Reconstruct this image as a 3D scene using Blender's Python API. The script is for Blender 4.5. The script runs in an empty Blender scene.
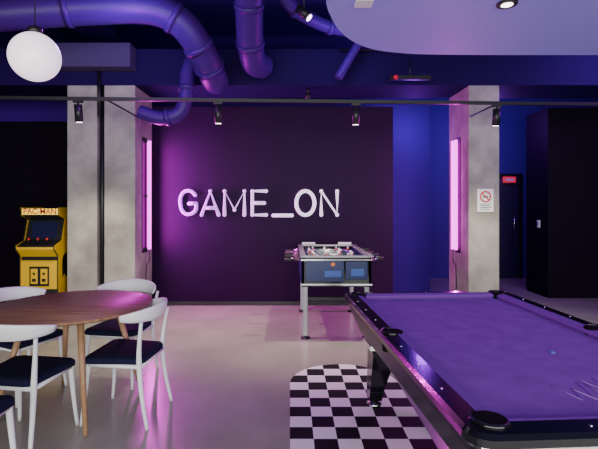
import bpy, bmesh, math
from mathutils import Vector, Matrix
F=450.0; CX=290.0; HY=203.0; H=1.5
def P(px,py,D): return Vector(((px-CX)/F*D, D, H-(py-HY)/F*D))
scene=bpy.context.scene
# ---------------------------------------------------------------- materials
def mat(name,col,rough=0.5,metal=0.0,emit=None,es=0.0,spec=0.5,noise=None,coat=0.0,bump=0.0):
    m=bpy.data.materials.new(name); m.use_nodes=True
    nt=m.node_tree; b=nt.nodes['Principled BSDF']
    b.inputs['Base Color'].default_value=(*col,1)
    b.inputs['Roughness'].default_value=rough; b.inputs['Metallic'].default_value=metal
    b.inputs['Specular IOR Level'].default_value=spec
    b.inputs['Coat Weight'].default_value=coat
    if emit: 
        b.inputs['Emission Color'].default_value=(*emit,1); b.inputs['Emission Strength'].default_value=es
    if noise:
        col2,scale,detail=noise
        tc=nt.nodes.new('ShaderNodeTexCoord'); n=nt.nodes.new('ShaderNodeTexNoise')
        n.inputs['Scale'].default_value=scale; n.inputs['Detail'].default_value=detail
        r=nt.nodes.new('ShaderNodeValToRGB'); r.color_ramp.elements[0].position=0.35; r.color_ramp.elements[1].position=0.68
        r.color_ramp.elements[0].color=(*col,1); r.color_ramp.elements[1].color=(*col2,1)
        nt.links.new(tc.outputs['Object'],n.inputs['Vector']); nt.links.new(n.outputs['Fac'],r.inputs['Fac'])
        nt.links.new(r.outputs['Color'],b.inputs['Base Color'])
        if bump:
            bp=nt.nodes.new('ShaderNodeBump'); bp.inputs['Strength'].default_value=bump; bp.inputs['Distance'].default_value=0.01
            nt.links.new(n.outputs['Fac'],bp.inputs['Height']); nt.links.new(bp.outputs['Normal'],b.inputs['Normal'])
    return m
M={}
M['floor']=mat('floor_resin',(0.30,0.292,0.245),0.25,noise=((0.375,0.362,0.305),1.6,8))
M['panel']=mat('panel_paint',(0.018,0.0005,0.030),0.45,spec=0.08)
M['blackwall']=mat('black_paint',(0.006,0.002,0.010),0.6,spec=0.1)
M['blue']=mat('blue_paint',(0.052,0.002,0.25),0.6,spec=0.1)
M['ceil']=mat('ceiling_paint',(0.020,0.002,0.12),0.7,spec=0.1)
M['beam']=mat('beam_paint',(0.014,0.0015,0.065),0.7,spec=0.1)
M['duct']=mat('duct_paint',(0.045,0.005,0.15),0.42,spec=0.3)
M['concrete']=mat('concrete',(0.27,0.255,0.23),0.85,noise=((0.44,0.415,0.375),3.5,15),bump=0.6,spec=.2)
M['capital']=mat('grey_violet_paint',(0.07,0.05,0.14),.7,spec=.2)
M['canopy']=mat('canopy_glow_paint',(0.33,0.30,0.78),0.55,emit=(.26,.23,.78),es=.10)  # faint emission stands in for violet light on the canopy; not a lamp
M['black']=mat('black_metal',(0.012,0.012,0.014),0.4)
M['void']=mat('pocket_dark',(0.006,0.006,0.008),0.95,spec=.1)  # matte black paints in the dark of the pocket holes
M['gloss']=mat('black_gloss',(0.006,0.006,0.009),0.16,coat=0.2)
M['apron']=mat('black_satin',(0.006,0.006,0.009),0.35,spec=.25)
M['chrome']=mat('chrome',(0.75,0.75,0.78),0.18,1.0)
M['grey']=mat('grey_metal',(0.35,0.35,0.38),0.35,0.7)
M['white']=mat('white_paint',(0.85,0.85,0.87),0.4)
M['navy']=mat('navy_fabric',(0.006,0.007,0.025),0.85,spec=.15,noise=((0.010,0.012,0.042),60,4))
M['cloth']=mat('purple_cloth',(0.23,0.065,0.38),0.9,spec=0.1,noise=((0.28,0.085,0.46),9,10))
M['cushion']=mat('cushion_cloth',(0.20,0.055,0.36),0.9,spec=0.1)
M['neon']=mat('neon_pink',(0.6,0.02,0.6),0.4,emit=(1.0,0.015,0.95),es=4.0)
M['globe']=mat('opal_glass',(0.95,0.9,0.95),0.2,emit=(1.0,0.80,0.95),es=1.2)
M['lampwhite']=mat('lamp_lens',(1,1,1),0.4,emit=(1,0.95,0.9),es=6)
M['yellow']=mat('yellow_laminate',(0.85,0.52,0.01),0.35)
M['marquee']=mat('marquee_lit',(0.85,0.6,0.05),0.35,emit=(1,.65,.08),es=1.2)
M['red']=mat('red_paint',(0.65,0.02,0.02),0.4)
M['orange']=mat('orange_print',(0.9,0.2,0.02),0.4)
M['screen']=mat('dark_screen',(0.01,0.01,0.02),0.08,emit=(0.05,0.05,0.3),es=0.1)
M['bluep']=mat('blue_plate',(0.010,0.022,0.11),0.35)
M['platebl']=mat('blue_label',(0.05,0.12,0.42),0.35)
M['field']=mat('field_green',(0.05,0.2,0.12),0.5)
M['chalk']=mat('chalk_blue',(0.12,0.16,0.5),0.8)
M['chalkmark']=mat('chalk_mark',(0.36,0.18,0.58),0.95)
M['door']=mat('door_paint',(0.02,0.006,0.06),0.5)
M['exit']=mat('exit_sign',(0.6,0.02,0.05),0.4,emit=(0.9,0.03,0.12),es=0.5)
def wood():
    m=bpy.data.materials.new('walnut_wood'); m.use_nodes=True; nt=m.node_tree; b=nt.nodes['Principled BSDF']
    tc=nt.nodes.new('ShaderNodeTexCoord'); mp=nt.nodes.new('ShaderNodeMapping'); mp.inputs['Scale'].default_value=(1.5,22,22)
    n=nt.nodes.new('ShaderNodeTexNoise'); n.inputs['Scale'].default_value=2.0; n.inputs['Detail'].default_value=8
    r=nt.nodes.new('ShaderNodeValToRGB'); r.color_ramp.elements[0].position=.3; r.color_ramp.elements[1].position=.7
    r.color_ramp.elements[0].color=(0.21,0.10,0.055,1); r.color_ramp.elements[1].color=(0.44,0.25,0.14,1)
    nt.links.new(tc.outputs['Object'],mp.inputs['Vector']); nt.links.new(mp.outputs[0],n.inputs['Vector'])
    nt.links.new(n.outputs['Fac'],r.inputs['Fac']); nt.links.new(r.outputs[0],b.inputs['Base Color'])
    b.inputs['Roughness'].default_value=0.45
    b.inputs['Specular IOR Level'].default_value=0.2
    return m
M['wood']=wood()
M['woodleg']=mat('oak_leg',(0.36,0.2,0.1),0.45,noise=((0.45,0.26,0.14),30,4))
def checker():
    m=bpy.data.materials.new('checker_weave'); m.use_nodes=True; nt=m.node_tree; b=nt.nodes['Principled BSDF']
    tc=nt.nodes.new('ShaderNodeTexCoord'); c=nt.nodes.new('ShaderNodeTexChecker'); c.inputs['Scale'].default_value=1/0.15
    mp=nt.nodes.new('ShaderNodeMapping'); mp.inputs['Location'].default_value=(0,0,0.02)
    c.inputs['Color1'].default_value=(0.008,0.008,0.01,1); c.inputs['Color2'].default_value=(0.9,0.9,0.88,1)
    nt.links.new(tc.outputs['Object'],mp.inputs['Vector']); nt.links.new(mp.outputs[0],c.inputs['Vector']); nt.links.new(c.outputs['Color'],b.inputs['Base Color'])
    b.inputs['Roughness'].default_value=0.6; b.inputs['Specular IOR Level'].default_value=.2
    return m
M['checker']=checker()
def lettermat():
    m=bpy.data.materials.new('letter_lit_gradient'); m.use_nodes=True; nt=m.node_tree; b=nt.nodes['Principled BSDF']
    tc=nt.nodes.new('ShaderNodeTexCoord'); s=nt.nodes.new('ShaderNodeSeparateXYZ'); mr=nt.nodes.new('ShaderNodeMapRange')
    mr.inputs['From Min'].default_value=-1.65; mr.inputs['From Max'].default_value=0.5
    r=nt.nodes.new('ShaderNodeValToRGB'); r.color_ramp.elements[0].color=(0.42,0.02,0.66,1); r.color_ramp.elements[1].color=(0.88,0.86,0.95,1)  # purple end of the ramp paints in purple light reflected by the letters
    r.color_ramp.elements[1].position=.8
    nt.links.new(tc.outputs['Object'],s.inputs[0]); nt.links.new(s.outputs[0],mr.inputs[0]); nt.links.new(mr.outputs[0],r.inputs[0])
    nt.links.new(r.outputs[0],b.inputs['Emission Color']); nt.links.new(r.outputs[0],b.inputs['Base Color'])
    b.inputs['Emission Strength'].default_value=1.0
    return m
M['letter']=lettermat()
# ---------------------------------------------------------------- builder
class B:
    def __init__(s): s.bm=bmesh.new(); s.mats=[]
    def mi(s,m):
        if m not in s.mats: s.mats.append(m)
        return s.mats.index(m)
    def _tag(s,faces,m,smooth):
        i=s.mi(m)
        for f in faces: f.material_index=i; f.smooth=smooth
    def box(s,c,size,m,rot=None,bevel=0.0,seg=2):
        t=bmesh.new(); bmesh.ops.create_cube(t,size=1)
        bmesh.ops.scale(t,vec=size,verts=t.verts)
        if bevel: bmesh.ops.bevel(t,geom=t.edges[:],offset=bevel,segments=seg,affect='EDGES',profile=0.5)
        if rot: bmesh.ops.rotate(t,matrix=rot,verts=t.verts)
        bmesh.ops.translate(t,vec=c,verts=t.verts)
        s.merge(t,m,False)
    def merge(s,t,m,smooth):
        mp={}; t.verts.index_update()
        for v in t.verts: mp[v]=s.bm.verts.new(v.co)
        fs=[]
        for f in t.faces:
            try: fs.append(s.bm.faces.new([mp[v] for v in f.verts]))
            except ValueError: pass
        s._tag(fs,m,smooth); t.free()
    def bx(s,x0,x1,y0,y1,z0,z1,m,bevel=0.0):
        s.box(Vector(((x0+x1)/2,(y0+y1)/2,(z0+z1)/2)),(abs(x1-x0),abs(y1-y0),abs(z1-z0)),m,bevel=bevel)
    def sweep(s,pts,m,r=0.02,seg=12,sect=None,up=None,smooth=True,closed=False,caps=True):
        pts=[Vector(p) for p in pts]; n=len(pts); rings=[]
        nrm=None
        for i,p in enumerate(pts):
            a=pts[(i-1)%n] if (i>0 or closed) else p; b=pts[(i+1)%n] if (i<n-1 or closed) else p
            t=(b-a).normalized()
            if up is not None:
                u=Vector(up); side=t.cross(u).normalized(); nr=side.cross(t).normalized()
            else:
                if nrm is None:
                    nr=Vector((0,0,1)) if abs(t.z)<0.9 else Vector((0,1,0))
                    nr=(nr-t*nr.dot(t)).normalized()
                else: nr=(nrm-t*nrm.dot(t)).normalized()
                nrm=nr; side=t.cross(nr)
            rr=r[i] if isinstance(r,(list,tuple)) else r
            ring=[]
            if sect: L=sect
            else: L=[(rr*math.cos(2*math.pi*k/seg),rr*math.sin(2*math.pi*k/seg)) for k in range(seg)]
            for (x,y) in L: ring.append(s.bm.verts.new(p+side*x+nr*y))
            rings.append(ring)
        fs=[]; k=len(rings[0])
        for i in range(n if closed else n-1):
            A=rings[i];C=rings[(i+1)%n]
            for j in range(k):
                fs.append(s.bm.faces.new([A[j],A[(j+1)%k],C[(j+1)%k],C[j]]))
        s._tag(fs,m,smooth)
        if caps and not closed:
            s._tag([s.bm.faces.new(rings[0][::-1]),s.bm.faces.new(rings[-1])],m,False)
    def cyl(s,a,b,r,m,r2=None,seg=20): s.sweep([a,b],m,r=[r,r if r2 is None else r2],seg=seg)
    def lathe(s,prof,m,c=(0,0,0),seg=40,smooth=True):
        c=Vector(c); rings=[]
        for (r,z) in prof:
            if r<1e-6: rings.append([s.bm.verts.new(c+Vector((0,0,z)))])
            else: rings.append([s.bm.verts.new(c+Vector((r*math.cos(2*math.pi*k/seg),r*math.sin(2*math.pi*k/seg),z))) for k in range(seg)])
        fs=[]
        for A,C in zip(rings,rings[1:]):
            for j in range(seg):
                q=(j+1)%seg
                if len(A)==1 and len(C)==1: continue
                if len(A)==1: fs.append(s.bm.faces.new([A[0],C[q],C[j]]))
                elif len(C)==1: fs.append(s.bm.faces.new([A[j],A[q],C[0]]))
                else: fs.append(s.bm.faces.new([A[j],A[q],C[q],C[j]]))
        s._tag(fs,m,smooth)
    def prism(s,poly,axis,a0,a1,m,m_side=None):
        def mk(p,h):
            if axis=='z': return Vector((p[0],p[1],h))
            if axis=='x': return Vector((h,p[0],p[1]))
            return Vector((p[0],h,p[1]))
        A=[s.bm.verts.new(mk(p,a0)) for p in poly]; C=[s.bm.verts.new(mk(p,a1)) for p in poly]
        s._tag([s.bm.faces.new(A[::-1]),s.bm.faces.new(C)],m,False)
        n=len(poly); s._tag([s.bm.faces.new([A[j],A[(j+1)%n],C[(j+1)%n],C[j]]) for j in range(n)],m_side or m,False)
    def ball(s,c,r,m,seg=24,scale=(1,1,1)):
        t=bmesh.new(); bmesh.ops.create_uvsphere(t,u_segments=seg,v_segments=seg//2+2,radius=r)
        bmesh.ops.scale(t,vec=scale,verts=t.verts); bmesh.ops.translate(t,vec=c,verts=t.verts); s.merge(t,m,True)
    def done(s,name,loc=(0,0,0),rz=0.0):
        bmesh.ops.recalc_face_normals(s.bm,faces=s.bm.faces)
        me=bpy.data.meshes.new(name); s.bm.to_mesh(me); s.bm.free()
        for m in s.mats: me.materials.append(M[m])
        o=bpy.data.objects.new(name,me); scene.collection.objects.link(o); o.location=loc; o.rotation_euler=(0,0,rz)
        return o
def dup(o,loc,rz,name):
    n=bpy.data.objects.new(name,o.data); scene.collection.objects.link(n); n.location=loc; n.rotation_euler=(0,0,rz); return n
def smoothpath(pts,n=8):
    pts=[Vector(p) for p in pts]; out=[]
    for i in range(len(pts)-1):
        p0=pts[max(i-1,0)];p1=pts[i];p2=pts[i+1];p3=pts[min(i+2,len(pts)-1)]
        for k in range(n):
            t=k/n
            out.append(0.5*((2*p1)+(p2-p0)*t+(2*p0-5*p1+4*p2-p3)*t*t+(3*p1-p0-3*p2+p3)*t**3))
    out.append(pts[-1]); return out
def text(name,body,size,loc,rot,m,parent=None,ext=0.002,align='CENTER'):
    c=bpy.data.curves.new(name,'FONT'); c.body=body; c.size=size; c.extrude=ext; c.align_x=align
    o=bpy.data.objects.new(name,c); scene.collection.objects.link(o); o.location=loc; o.rotation_euler=rot
    c.materials.append(M[m])
    if parent: o.parent=parent; o.matrix_parent_inverse=parent.matrix_world.inverted()
    return o
def simple(name,x0,x1,y0,y1,z0,z1,m,bevel=0.0):
    b=B(); b.bx(x0,x1,y0,y1,z0,z1,m,bevel); return b.done(name)
# ---------------------------------------------------------------- room shell
XL,XR,YF,YB,ZC=-5.2,6.2,-3.0,9.0,4.0
simple('floor',XL-.1,XR+.1,YF-.1,YB+.1,-0.1,0,'floor')
simple('ceiling',XL-.1,XR+.1,YF-.1,YB+.1,ZC,ZC+.1,'ceil')
simple('wall_left',XL-.1,XL,YF,YB,0,ZC,'blackwall')
simple('wall_right',XR,XR+.1,YF,YB,0,ZC,'blackwall')
simple('wall_back',XL,XR,YB,YB+.1,0,ZC,'blue')
simple('wall_inner_blue',XL,2.36,7.6,7.75,0,ZC,'blue')
simple('wall_inner_dark',XL,-2.95,7.35,7.6,0,2.83,'blackwall')
simple('wall_sign_panel',-2.02,1.51,6.6,7.6,0,2.91,'panel')
simple('wall_partition',4.07,XR,7.1,7.75,0,3.0,'blackwall')
simple('baseboard_panel',-2.02,1.51,6.585,6.6,0,0.06,'black')
# front (street) wall: sill + mullions with big windows
b=B(); b.bx(XL,XR,YF-.1,YF,0,.25,'white'); b.bx(XL,XR,YF-.1,YF,3.2,ZC,'white')
for i in range(7):
    x=XL+(XR-XL)*i/6; b.bx(x-.06,x+.06,YF-.1,YF,.25,3.2,'white')
b.done('wall_front')
# beams
b=B(); b.bx(XL,XR,5.84,6.58,3.03,3.5,'beam'); b.done('trim_1')
for i,x in enumerate((-2.45,2.52)):
    simple('trim_%d'%(i+2),x-.2,x+.2,2.0,5.83,3.62,ZC,'beam')
simple('trim_4',XL,XR,3.9,4.2,3.7,ZC,'beam')
# concrete columns
xl0=(67-CX)/F*5.84; xa=(97-CX)/F*5.84; xb=(104-CX)/F*5.84; xl1=(135-CX)/F*5.84
b=B(); b.bx(xl0,xa,5.84,6.57,0,3.03,'concrete',.012); b.bx(xb,xl1,5.84,6.57,0,3.03,'concrete',.012)
b.bx(xa-.002,xb+.002,5.93,6.5,0,3.03,'blackwall')
b.bx(xl0-.08,xl1+.02,5.6,5.838,3.20,3.50,'capital',.01)
b.cyl((( xa+xb)/2,5.9,0),((xa+xb)/2,5.9,3.03),.028,'black'); b.cyl(((xa+xb)/2,5.8,2.62),((xa+xb)/2,5.8,3.2),.02,'black'); b.done('concrete_column')
xr0=(470-CX)/F*5.8; xr1=(501-CX)/F*5.8
b=B(); b.bx(xr0,xr1,5.84,6.57,0,3.03,'concrete',.012); b.done('concrete_column.001')
# neon tubes
def neon(name,x,side):
    b=B()
    y=6.25; xx=x+side*.055
    b.cyl((xx,y,.86),(xx,y,2.36),.028,'neon')
    if side<0: b.cyl((xx,y-.11,.86),(xx,y-.11,2.36),.022,'neon')
    for z in (.87,1.6,2.35): b.box(Vector((x+side*.022,y,z)),(.04,.05,.03),'black')
    b.bx(x+side*.005-.004,x+side*.005+.004,y-.14,y+.05,.82,2.4,'black')
    b.sweep(smoothpath([(xx,y,.86),(xx,y,.7),(x+side*.02,y,.62),(x+side*.01,y,.3)]),'black',r=.006,seg=8)
    return b.done(name)
neon('neon_tube_lamp',xl1,1); neon('neon_tube_lamp.001',xr0,-1)
# ---------------------------------------------------------------- GAME_ON sign (tube letters)
def W(px,py): 
    v=P(px,py,6.5); return Vector((v.x,6.555,v.z))
b=B(); t=.028
def stroke(pts,sm=False):
    q=[W(*p) for p in pts]
    if sm: q=smoothpath(q,6)
    b.sweep(q,'letter',r=t,seg=10)
    for e in (q[0],q[-1]): b.ball(e,t,'letter',seg=10)
    if not sm:
        for e in q[1:-1]: b.ball(e,t,'letter',seg=10)
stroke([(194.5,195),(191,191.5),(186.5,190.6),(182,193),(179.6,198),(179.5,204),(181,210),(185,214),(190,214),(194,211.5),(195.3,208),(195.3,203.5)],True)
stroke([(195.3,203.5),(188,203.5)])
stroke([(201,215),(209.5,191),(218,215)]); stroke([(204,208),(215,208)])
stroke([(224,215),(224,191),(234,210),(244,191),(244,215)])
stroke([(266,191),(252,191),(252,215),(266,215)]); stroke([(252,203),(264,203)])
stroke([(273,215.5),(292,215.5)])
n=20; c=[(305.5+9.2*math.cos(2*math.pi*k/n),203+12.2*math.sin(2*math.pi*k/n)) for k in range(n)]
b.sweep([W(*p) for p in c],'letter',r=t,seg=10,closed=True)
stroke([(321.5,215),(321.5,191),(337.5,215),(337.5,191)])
for px,py in ((187,214),(209,192),(224,203),(252,203),(282,215),(305,191),(321,203),(337,203)):
    w=W(px,py); b.cyl(w,(w.x,6.6,w.z),.008,'black',seg=8)
b.done('neon_wall_sign')
# ---------------------------------------------------------------- track with spots
pa=P(-30,97.6,4.78); pb=P(640,104.8,5.13); pa.z=pb.z=2.62
b=B(); b.sweep([pa,pb],'black',sect=[(-.018,-.018),(.018,-.018),(.018,.018),(-.018,.018)],up=(0,0,1),smooth=False)
for px in (98,490):
    p=pa.lerp(pb,(px+30)/670); b.cyl(p,(p.x*1.0,5.83,2.62),.010,'black',seg=8)
for px in (78,218,356,497):
    tt=(px+30)/670; p=pa.lerp(pb,tt); D=p.y; p=Vector(((px-CX)/F*D,D,2.62))
    b.cyl(p,p+Vector((0,0,-.06)),.012,'black',seg=10)
    b.box(p+Vector((0,0,-.03)),(.10,.035,.025),'black')
    b.cyl(p+Vector((0,0,-.06)),p+Vector((0,.03,-.245)),.042,'black')
    b.cyl(p+Vector((0,.03,-.243)),p+Vector((0,.031,-.25)),.032,'lampwhite')
b.done('track_light_rail')
# ---------------------------------------------------------------- ducts
def duct(name,pts,r,flanges=()):
    b=B(); q=smoothpath(pts,10); b.sweep(q,'duct',r=r,seg=28)
    for f in flanges:
        i=int(f*(len(q)-2)); d=(q[i+1]-q[i]).normalized()*.03
        b.sweep([q[i]-d,q[i]+d],'duct',r=r+.014,seg=28)
    return b.done(name)
duct('ventilation_duct',[P(-60,20,4.5),P(10,14,4.6),P(90,9,4.75),P(150,9,4.85),P(182,24,4.95),P(202,52,5.15),P(214,78,5.5),P(216,80,5.75)],.165,(.25,.55,.7,.8))
duct('ventilation_duct.001',[P(249,-60,4.3),P(249,0,4.75),P(250,40,5.1),P(254,62,5.4),P(262,66,5.65)],.15,(.3,.55))
duct('ventilation_duct.002',[P(272,-30,4.9),P(286,0,5.0),P(308,18,5.2),P(345,30,5.4),P(420,34,5.6)],.075,(.4,.7))
duct('ventilation_duct.003',[P(140,112,5.4),P(160,118,5.4),P(178,114,5.4),P(186,98,5.4),P(187,75,5.45),P(192,60,5.5)],.085,(.3,.7))
duct('ventilation_duct.004',[P(362,38,5.5),P(350,58,5.5),P(338,78,5.5)],.05)
b=B(); 
b.sweep([P(340,50,5.75),P(560,50,5.75)],'black',r=.012,seg=8)
b.done('sprinkler_pipe')
b=B(); b.box(P(410,78,5.6),(.5,.06,.05),'black'); b.ball(P(396,77,5.5),.03,'red'); b.cyl(P(410,78,5.6),P(410,60,5.6),.01,'black'); b.done('projector_mount')
b=B(); c=P(304,14,4.6); b.cyl(c+Vector((-.06,0,.06)),c+Vector((.05,-.03,-.05)),.045,'black'); b.cyl(c+Vector((.05,-.03,-.05)),c+Vector((.055,-.031,-.055)),.036,'lampwhite'); b.cyl(c,c+Vector((0,0,ZC-c.z)),.01,'black'); b.done('ceiling_spotlight')
b=B(); c=P(308,97,6.0); b.lathe([(0,-.03),(.03,-.03),(.035,0),(.035,.05),(0,.06)],'black',c); b.cyl(c+Vector((0,0,.05)),(c.x,c.y,3.03),.02,'black',seg=12); b.done('smoke_detector')
# ---------------------------------------------------------------- canopy
ZK=2.75
def K(px,py):
    D=(ZK-H)*F/(HY-py); return ((px-CX)/F*D,D)
edge=[K(327,-40),K(326,0),K(331,17),K(340,31),K(354,42),K(374,49.5),K(400,53),K(430,54.5),K(500,55),K(640,55)]
q=[(v.x,v.y) for v in smoothpath([Vector((x,y,0)) for x,y in edge],5)]
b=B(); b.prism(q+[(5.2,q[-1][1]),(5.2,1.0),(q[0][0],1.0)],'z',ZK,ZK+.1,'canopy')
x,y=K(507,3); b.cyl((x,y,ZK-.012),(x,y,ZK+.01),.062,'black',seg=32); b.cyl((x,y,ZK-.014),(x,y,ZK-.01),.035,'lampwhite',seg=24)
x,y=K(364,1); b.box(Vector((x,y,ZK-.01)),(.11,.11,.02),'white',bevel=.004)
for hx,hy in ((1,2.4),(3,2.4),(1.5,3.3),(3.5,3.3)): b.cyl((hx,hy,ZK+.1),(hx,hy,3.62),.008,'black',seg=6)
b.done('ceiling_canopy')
# ---------------------------------------------------------------- globe pendant
c=P(35,57,3.0); b=B(); b.ball(c,.160,'globe',seg=48); b.lathe([(0,.153),(.045,.153),(.045,.19),(.012,.205),(0,.205)],'black',c); b.cyl(c+Vector((0,0,.2)),(c.x,c.y,ZC),.004,'black',seg=8)
b.lathe([(0,-.03),(.05,-.03),(.05,0),(0,0)],'black',(c.x,c.y,ZC)); b.done('globe_pendant_lamp')
# ---------------------------------------------------------------- rug
b=B(); poly=[(.0,1.6),(.9,1.6)]
for k in range(0,33):
    a=math.pi*k/32; poly.append((.45+.45*math.cos(a),3.72+.45*math.sin(a)))
b.prism(poly,'z',0,.006,'checker'); b.done('checkered_rug')
# ---------------------------------------------------------------- pool table
def rrect(hx,hy,r,n=8):
    out=[]
    for sx,sy,a0 in ((1,1,0),(-1,1,90),(-1,-1,180),(1,-1,270)):
        for k in range(n+1):
            a=math.radians(a0+90*k/n); out.append((sx*(hx-r)+r*math.cos(a),sy*(hy-r)+r*math.sin(a)))
    return out
def loft(b,levels,m,smooth=False):
    rings=[[b.bm.verts.new((x,y,z)) for x,y in poly] for poly,z in levels]
    fs=[]
    for A,C in zip(rings,rings[1:]):
        k=len(A)
        for j in range(k): fs.append(b.bm.faces.new([A[j],A[(j+1)%k],C[(j+1)%k],C[j]]))
    b._tag(fs,m,smooth); return rings
b=B(); hx,hy=.65,1.1
loft(b,[(rrect(hx-.03,hy-.03,.07),.745),(rrect(hx,hy,.08),.76),(rrect(hx,hy,.08),.785),(rrect(hx-.012,hy-.012,.07),.80),(rrect(hx-.085,hy-.085,.03),.803)],'gloss')
loft(b,[(rrect(hx-.085,hy-.085,.03),.803),(rrect(hx-.10,hy-.10,.025),.803),(rrect(hx-.13,hy-.13,.02),.795),(rrect(hx-.135,hy-.135,.02),.78),(rrect(hx-.125,hy-.125,.02),.762)],'cushion')
b.bx(-hx+.08,hx-.08,-hy+.08,hy-.08,.73,.764,'cloth')
loft(b,[(rrect(hx-.03,hy-.03,.07),.745),(rrect(hx-.028,hy-.028,.07),.732)],'chrome')
r=loft(b,[(rrect(hx-.028,hy-.028,.07),.732),(rrect(hx-.035,hy-.035,.07),.70),(rrect(hx-.10,hy-.10,.06),.54)],'apron')
b._tag([b.bm.faces.new(r[-1])],'black',False)
for sx in (-1,1):
    for sy in (-1,0,1):
        px_,py_=sx*(hx-(.105 if sy else .075)),sy*(hy-.105)
        b.cyl((px_,py_,.70),(px_,py_,.8045),.055,'void',seg=28)
        ang=[math.atan2(sy if sy else 0,sx)+math.radians(a) for a in range(-95,96,10)]
        b.sweep([(px_+.060*math.cos(a),py_+.060*math.sin(a),.804) for a in ang],'gloss',r=.008,seg=8)
    for dy in (-.75,-.5,-.25,.25,.5,.75): b.cyl((sx*(hx-.045),dy,.80),(sx*(hx-.045),dy,.8045),.006,'chrome',seg=10)
for sy in (-1,1):
    for dx in (-.25,0,.25): b.cyl((dx,sy*(hy-.045),.80),(dx,sy*(hy-.045),.8045),.006,'chrome',seg=10)
for sx in (-1,1):
    for sy in (-1,1):
        X,Y=sx*(hx-.24),sy*(hy-.26)
        lv=[]
        for z,s,o in ((.56,.105,0),(.40,.085,.0),(.12,.05,.04),(.05,.045,.045)):
            lv.append(([(X+sx*o+ax*s,Y+sy*o+ay*s) for ax,ay in ((-1,-1),(1,-1),(1,1),(-1,1))],z))
        rr=loft(b,lv,'gloss'); b._tag([b.bm.faces.new(rr[-1]),b.bm.faces.new(rr[0])],'gloss',False)
        b.box(Vector((X,Y,.47)),(.225,.225,.03),'chrome')
        b.lathe([(0,.008),(.055,.008),(.055,.022),(.03,.035),(.025,.055),(0,.055)],'chrome',(X+sx*.045,Y+sy*.045,0),seg=24)
b.bx(-.25,.25,-.7,.7,.42,.55,'black')
zz=.766
for pts in ([(-.12,-.66),(-.09,-.80),(-.06,-.70),(-.03,-.80),(0,-.64)],[(.02,-.78),(.03,-.62),(.08,-.78),(.10,-.60)]):
    b.sweep([(x-.0,y,zz) for x,y in pts],'chalkmark',r=.0025,seg=6)
b.box(Vector((.14,-.28,.768)),(.022,.022,.008),'chalk',bevel=.002)
pool=b.done('pool_table',(1.131,2.48,0),math.radians(3.4))
# ---------------------------------------------------------------- foosball
b=B(); w=.385; y0,y1=0,1.35
b.bx(-w,w,y0,y0+.03,.58,.90,'gloss',.004); b.bx(-w,w,y1-.03,y1,.58,.90,'gloss',.004)
for s in (-1,1): b.bx(s*w,s*(w-.035),y0,y1,.58,.90,'bluep',.004); b.bx(s*(w+.012),s*(w-.05),y0-.01,y1+.01,.90,.925,'grey',.006)
for y in (y0-.01,y1-.06): b.bx(-w,w,y,y+.07,.90,.922,'grey',.006)
b.bx(-w+.03,w-.03,y0+.03,y1-.03,.74,.75,'field')
b.bx(-w+.02,w-.02,y0+.02,y1-.02,.58,.60,'black')
b.bx(.10,.34,-.012,0,.66,.86,'bluep',.003); b.bx(.16,.30,-.016,-.01,.70,.78,'platebl')
b.bx(-.34,.08,-.01,0,.64,.87,'bluep',.003); b.bx(-.13,.05,-.014,-.008,.69,.76,'platebl',.003)
b.cyl((-.04,-.005,.83),(-.04,-.02,.83),.022,'orange',seg=20)
b.bx(-w-.005,w+.005,-.016,0,.87,.885,'chrome'); b.bx(-w-.005,w+.005,-.016,0,.60,.615,'chrome')
for X in (-w+.045,w-.045):
    for Y in (.06,y1-.06):
        b.bx(X-.026,X+.026,Y-.026,Y+.026,.03,.60,'grey',.004); b.lathe([(0,0),(.05,0),(.05,.015),(.02,.03),(0,.03)],'black',(X,Y,0),seg=20)
b.bx(-w+.045,w-.045,y1-.08,y1-.04,.42,.46,'black'); b.bx(-w+.045,w-.045,.04,.08,.42,.46,'black')
import random
random.seed(3)
for i in range(8):
    y=.13+i*(y1-.26)/7; s=1 if i%2 else -1; off=random.uniform(-.06,.06)
    b.cyl((-w-.12+off if s>0 else -w-.12,y,.865),(w+.12 if s>0 else w+.12+off,y,.865),.008,'chrome',seg=10)
    e=s*(w+.08); b.sweep([(e,y,.865),(e+s*.03,y,.865),(e+s*.09,y,.865),(e+s*.11,y,.865)],'black',r=[.012,.019,.019,.013],seg=14)
    for k in ((-.2,0,.2) if i in(1,2,5,6) else (-.24,-.08,.08,.24)):
        b.box(Vector((k+off,y,.835)),(.025,.018,.09),'red' if i%2 else 'white',bevel=.004); b.ball((k+off,y,.89),.014,'white',seg=10)
    for q in (-1,1): b.cyl((q*w,y,.865),(q*(w+.02),y,.865),.02,'black',seg=14)
for q in (-.25,.25): b.box(Vector((q,y1-.02,.94)),(.18,.012,.03),'white')
b.done('foosball_table',((336.5-CX)/F*4.93,4.93,0))
# ---------------------------------------------------------------- arcade cabinet
b=B(); aw=.26
prof=[(0,.04),(0,.80),(-.10,.90),(-.10,.95),(.08,1.0),(.16,1.28),(.02,1.33),(.02,1.44),(.55,1.44),(.58,.9),(.58,.04)]  # (y,z)
for s in (-1,1): b.prism(prof,'x',s*aw,s*(aw-.02),'yellow')
for s in (-1,1): b.sweep([(s*(aw-.01),y,z) for y,z in prof],'black',sect=[(-.012,-.006),(.012,-.006),(.012,.006),(-.012,.006)],up=(1,0,0),smooth=False)
b.bx(-aw+.02,aw-.02,.015,.56,.04,.80,'black')
b.bx(-aw+.02,aw-.02,.008,.016,.36,.74,'yellow')
b.bx(-.13,.13,0,.009,.40,.66,'black',.003)
for s in (-1,1): b.bx(s*.02,s*.11,-.006,.001,.43,.63,'yellow',.003); b.bx(s*.05,s*.08,-.01,-.005,.55,.58,'black'); b.bx(s*.04,s*.09,-.01,-.005,.46,.50,'black')
b.prism([(.01,.80),(-.09,.90),(-.09,.94),(.09,1.0),(.3,1.0),(.3,.80)],'x',-aw+.02,aw-.02,'black')
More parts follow.
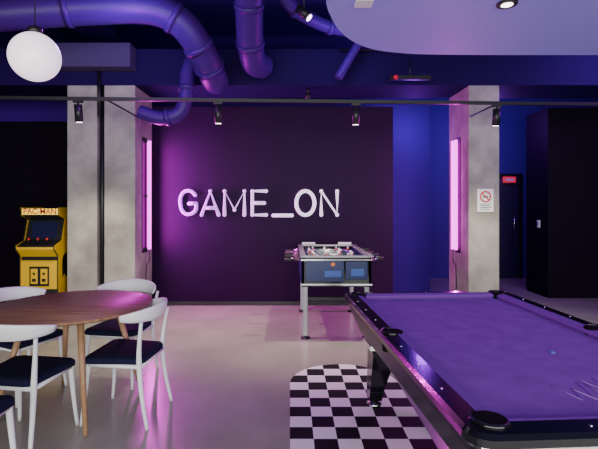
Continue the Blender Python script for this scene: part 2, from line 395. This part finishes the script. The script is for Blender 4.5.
b.prism([(.006,.79),(-.10,.895),(-.10,.925),(.006,.82)],'x',-aw+.02,aw-.02,'yellow')
b.prism([(.10,1.0),(.18,1.27),(.5,1.27),(.5,1.0)],'x',-aw+.02,aw-.02,'black')
R=Matrix.Rotation(-math.atan2(.08,.27),3,'X')
b.box(Vector((0,.135,1.135)),(.34,.006,.22),'screen',rot=R)
b.prism([(.03,1.34),(.03,1.43),(.5,1.43),(.5,1.27),(.17,1.27)],'x',-aw+.02,aw-.02,'black')
b.bx(-aw+.025,aw-.025,.02,.032,1.345,1.425,'marquee')
for x,m in ((-.12,'red'),(0,'red'),(.12,'red')):
    c=Vector((x,-.02,.965)); b.cyl(c,c+Vector((0,-.01,.05)),.006,'black',seg=8); b.ball(c+Vector((0,-.01,.06)),.018,m,seg=12)
x=aw+.003
pts=[(.28+.13*math.cos(math.radians(a)),1.15+.13*math.sin(math.radians(a))) for a in range(-145,146,10)]+[(.28,1.15)]
b.prism(pts,'x',x-.003,x,'orange')
g=[(.14+.1*math.cos(math.radians(a))+.05,.72+.1*math.sin(math.radians(a))) for a in range(0,181,12)]
g+=[(.09,.5),(.14,.55),(.19,.5),(.24,.55),(.29,.5)]
b.prism(g,'x',x-.003,x,'black'); b.bx(x-.003,x,.35,.5,.25,.9,'black')
for X in (-.2,.2):
    for Y in (.08,.5): b.cyl((X,Y,0),(X,Y,.045),.02,'black',seg=12)
arc=b.done('arcade_cabinet',((37-CX)/F*5.9,5.95,0))
bpy.context.view_layer.update()
t_=text('marquee_text','PAC-MAN',.1,(arc.location.x,arc.location.y+.017,1.355),(math.pi/2,0,0),'red',arc); t_.data.offset=.001
# ---------------------------------------------------------------- dining table
b=B(); R_=.56
b.lathe([(0,.722),(R_-.05,.722),(R_-.012,.735),(R_,.745),(R_-.006,.752),(0,.752)],'wood',seg=72)
b.lathe([(0,.70),(.16,.70),(.16,.722),(0,.722)],'black',seg=32)
for a in (38,128,218,308):
    ca,sa=math.cos(math.radians(a)),math.sin(math.radians(a))
    b.cyl((.30*ca,.30*sa,.722),(.50*ca,.50*sa,0),.024,'woodleg',r2=.015,seg=18)
    b.cyl((.12*ca,.12*sa,.705),(.32*ca,.32*sa,.705),.014,'woodleg',seg=10)
tb=b.done('dining_table',(-1.6,3.32,0),math.radians(-4))
# ---------------------------------------------------------------- chairs
def chair():
    b=B()
    for s in (-1,1):
        b.sweep(smoothpath([(s*.215,.215,0),(s*.20,.195,.2),(s*.185,.18,.43)],4),'white',r=[.011+.001*i for i in range(9)],seg=12)
        b.sweep(smoothpath([(s*.22,-.25,0),(s*.205,-.205,.22),(s*.20,-.185,.43),(s*.215,-.195,.58),(s*.235,-.215,.71)],4),'white',r=[.011,.012,.013,.014,.015,.016,.017,.018,.018,.017,.016,.015,.014,.013,.013,.012,.012],seg=12)
        b.cyl((s*.19,.18,.405),(s*.2,-.19,.405),.014,'white',seg=10)
    b.cyl((-.19,.18,.405),(.19,.18,.405),.014,'white',seg=10); b.cyl((-.2,-.19,.405),(.2,-.19,.405),.014,'white',seg=10)
    lv=[]
    for sc,z in ((.92,.415),(1.0,.422),(1.0,.445),(.96,.458),(.6,.452)):
        pr=rrect(.215*sc,.21*sc,.06*sc); lv.append(([(x*(1+.08*y/.2),y) for x,y in pr],z))
    rr=loft(b,lv,'navy',True); b._tag([b.bm.faces.new(rr[-1]),b.bm.faces.new(rr[0])],'navy',False)
    arc=[(.265*math.sin(math.radians(a)),-.03-.235*math.cos(math.radians(a)),.735) for a in range(-78,79,6)]
    n=len(arc)
    rings=[]
    for i,(x,y,z) in enumerate(arc):
        u=abs(i/(n-1)*2-1); hh=.055*(1-.55*u**2.2); th=.011
        d=Vector((x,y+.03,0)).normalized()
        ring=[]
        for k in range(12):
            a=2*math.pi*k/12; ring.append(b.bm.verts.new(Vector((x,y,z+.015*(1-u)))+d*th*math.cos(a)+Vector((0,0,1))*hh*math.sin(a)+d*.012*math.sin(a)))
        rings.append(ring)
    fs=[]
    for A,C in zip(rings,rings[1:]):
        for j in range(12): fs.append(b.bm.faces.new([A[j],A[(j+1)%12],C[(j+1)%12],C[j]]))
    b._tag(fs,'white',True); b._tag([b.bm.faces.new(rings[0]),b.bm.faces.new(rings[-1])],'white',True)
    return b
ch=chair().done('dining_chair',(-1.17,3.22,0),math.radians(84))
dup(ch,(-1.68,2.86,0),math.radians(-8),'dining_chair.001')
dup(ch,(-1.45,3.86,0),math.radians(172),'dining_chair.002')
dup(ch,(-2.12,3.58,0),math.radians(-112),'dining_chair.003')
dup(ch,(-1.70,2.24,0),math.radians(0),'dining_chair.004')
# ---------------------------------------------------------------- signs & door
b=B(); cx=(485-CX)/F*5.84; cz=H+2.5/F*5.84
b.bx(cx-.105,cx+.105,5.825,5.838,cz-.15,cz+.15,'white',.003)
b.sweep([(cx+.065*math.cos(a*math.pi/12),5.822,cz+.05+.065*math.sin(a*math.pi/12)) for a in range(24)],'red',r=.009,seg=6,closed=True)
b.cyl((cx-.045,5.822,cz+.095),(cx+.045,5.822,cz+.005),.007,'red',seg=6)
b.bx(cx-.035,cx+.035,5.819,5.824,cz+.04,cz+.055,'black')
for k in range(4): b.bx(cx-.07,cx+.07-.02*(k%2),5.822,5.826,cz-.05-k*.022,cz-.042-k*.022,'black')
b.done('no_smoking_sign')
b=B(); x0,x1=4.22,4.6
b.bx(x0-.65,x1-.05,8.95,8.99,0,2.03,'door',.004); b.bx(x0-.7,x0-.65,8.93,8.995,0,2.08,'black'); b.bx(x1-.05,x1,8.93,8.995,0,2.08,'black'); b.bx(x0-.7,x1,8.93,8.995,2.03,2.08,'black')
b.cyl((x1-.15,8.92,.95),(x1-.15,8.92,1.25),.012,'chrome'); b.cyl((x1-.15,8.92,.98),(x1-.15,8.96,.98),.008,'chrome');b.cyl((x1-.15,8.92,1.22),(x1-.15,8.96,1.22),.008,'chrome')
b.done('door_1')
b=B(); b.bx(4.2,4.45,8.86,8.89,1.9,2.02,'exit',.004); b.bx(4.25,4.4,8.855,8.86,1.94,1.98,'white'); b.bx(4.28,4.37,8.89,8.925,1.93,1.99,'black'); b.done('exit_sign')
b=B(); sx=4.06; b.bx(sx-.012,sx,7.3,7.38,1.1,1.22,'white',.003); b.bx(sx-.018,sx-.012,7.32,7.36,1.13,1.19,'grey',.002); b.done('light_switch')
# ---------------------------------------------------------------- lights
def area(name,loc,rot,sx,sy,power,col):
    l=bpy.data.lights.new(name,'AREA'); l.shape='RECTANGLE'; l.size=sx; l.size_y=sy; l.energy=power; l.color=col
    o=bpy.data.objects.new(name,l); scene.collection.objects.link(o); o.location=loc; o.rotation_euler=rot; return o
def spot(name,loc,target,power,col,ang=60,blend=.6,r=.04):
    l=bpy.data.lights.new(name,'SPOT'); l.energy=power; l.color=col; l.spot_size=math.radians(ang); l.spot_blend=blend; l.shadow_soft_size=r
    o=bpy.data.objects.new(name,l); scene.collection.objects.link(o); o.location=loc
    d=Vector(target)-Vector(loc); o.rotation_euler=d.to_track_quat('-Z','Y').to_euler(); return o
def point(name,loc,power,col,r=.1):
    l=bpy.data.lights.new(name,'POINT'); l.energy=power; l.color=col; l.shadow_soft_size=r
    o=bpy.data.objects.new(name,l); scene.collection.objects.link(o); o.location=loc; return o
area('window_daylight',(0.5,-2.9,1.75),(math.radians(90),0,0),10,2.9,580,(0.98,0.99,0.95))
for px in (78,218,356,497):
    D=4.95; x=(px-CX)/F*D; spot('track_spot_light',(x,D+.035,2.35),(x*1.03,D+.35,0),150,(1,.90,.64),95,.8,.03)
MG=(1.0,.01,.85)
area('neon_glow',(xl1+.09,6.25,1.61),(0,math.radians(-90),0),1.5,.05,80,MG)
area('neon_glow',(xr0-.09,6.1,1.61),(0,math.radians(90),0),1.5,.05,26,MG)
point('violet_fill_light',(-1.6,4.3,3.2),42,(.48,.04,1),.15)  # unseen point lights, added to tint ceiling, canopy and blue walls violet
point('violet_fill_light',(0.6,5.0,3.3),14,(.38,.03,1),.15)
point('violet_fill_light',(4.2,4.8,3.3),85,(.50,.07,1),.15)
point('violet_fill_light',(3.3,7.6,2.8),60,(.36,.04,1),.15)
point('violet_fill_light',(1.95,7.1,2.7),15,(.36,.03,1),.1)
w_=bpy.data.worlds.new('world'); scene.world=w_; w_.use_nodes=True
w_.node_tree.nodes['Background'].inputs[0].default_value=(.9,.9,1,1); w_.node_tree.nodes['Background'].inputs[1].default_value=.5
# ---------------------------------------------------------------- camera
cd=bpy.data.cameras.new('camera'); cam=bpy.data.objects.new('camera',cd); scene.collection.objects.link(cam)
cam.location=(0,0,H); cam.rotation_euler=(math.radians(90),0,0); cd.sensor_width=36; cd.lens=F/598*36
cd.shift_x=(299-CX)/598; cd.shift_y=-(224.5-HY)/598; cd.clip_start=.05
scene.camera=cam
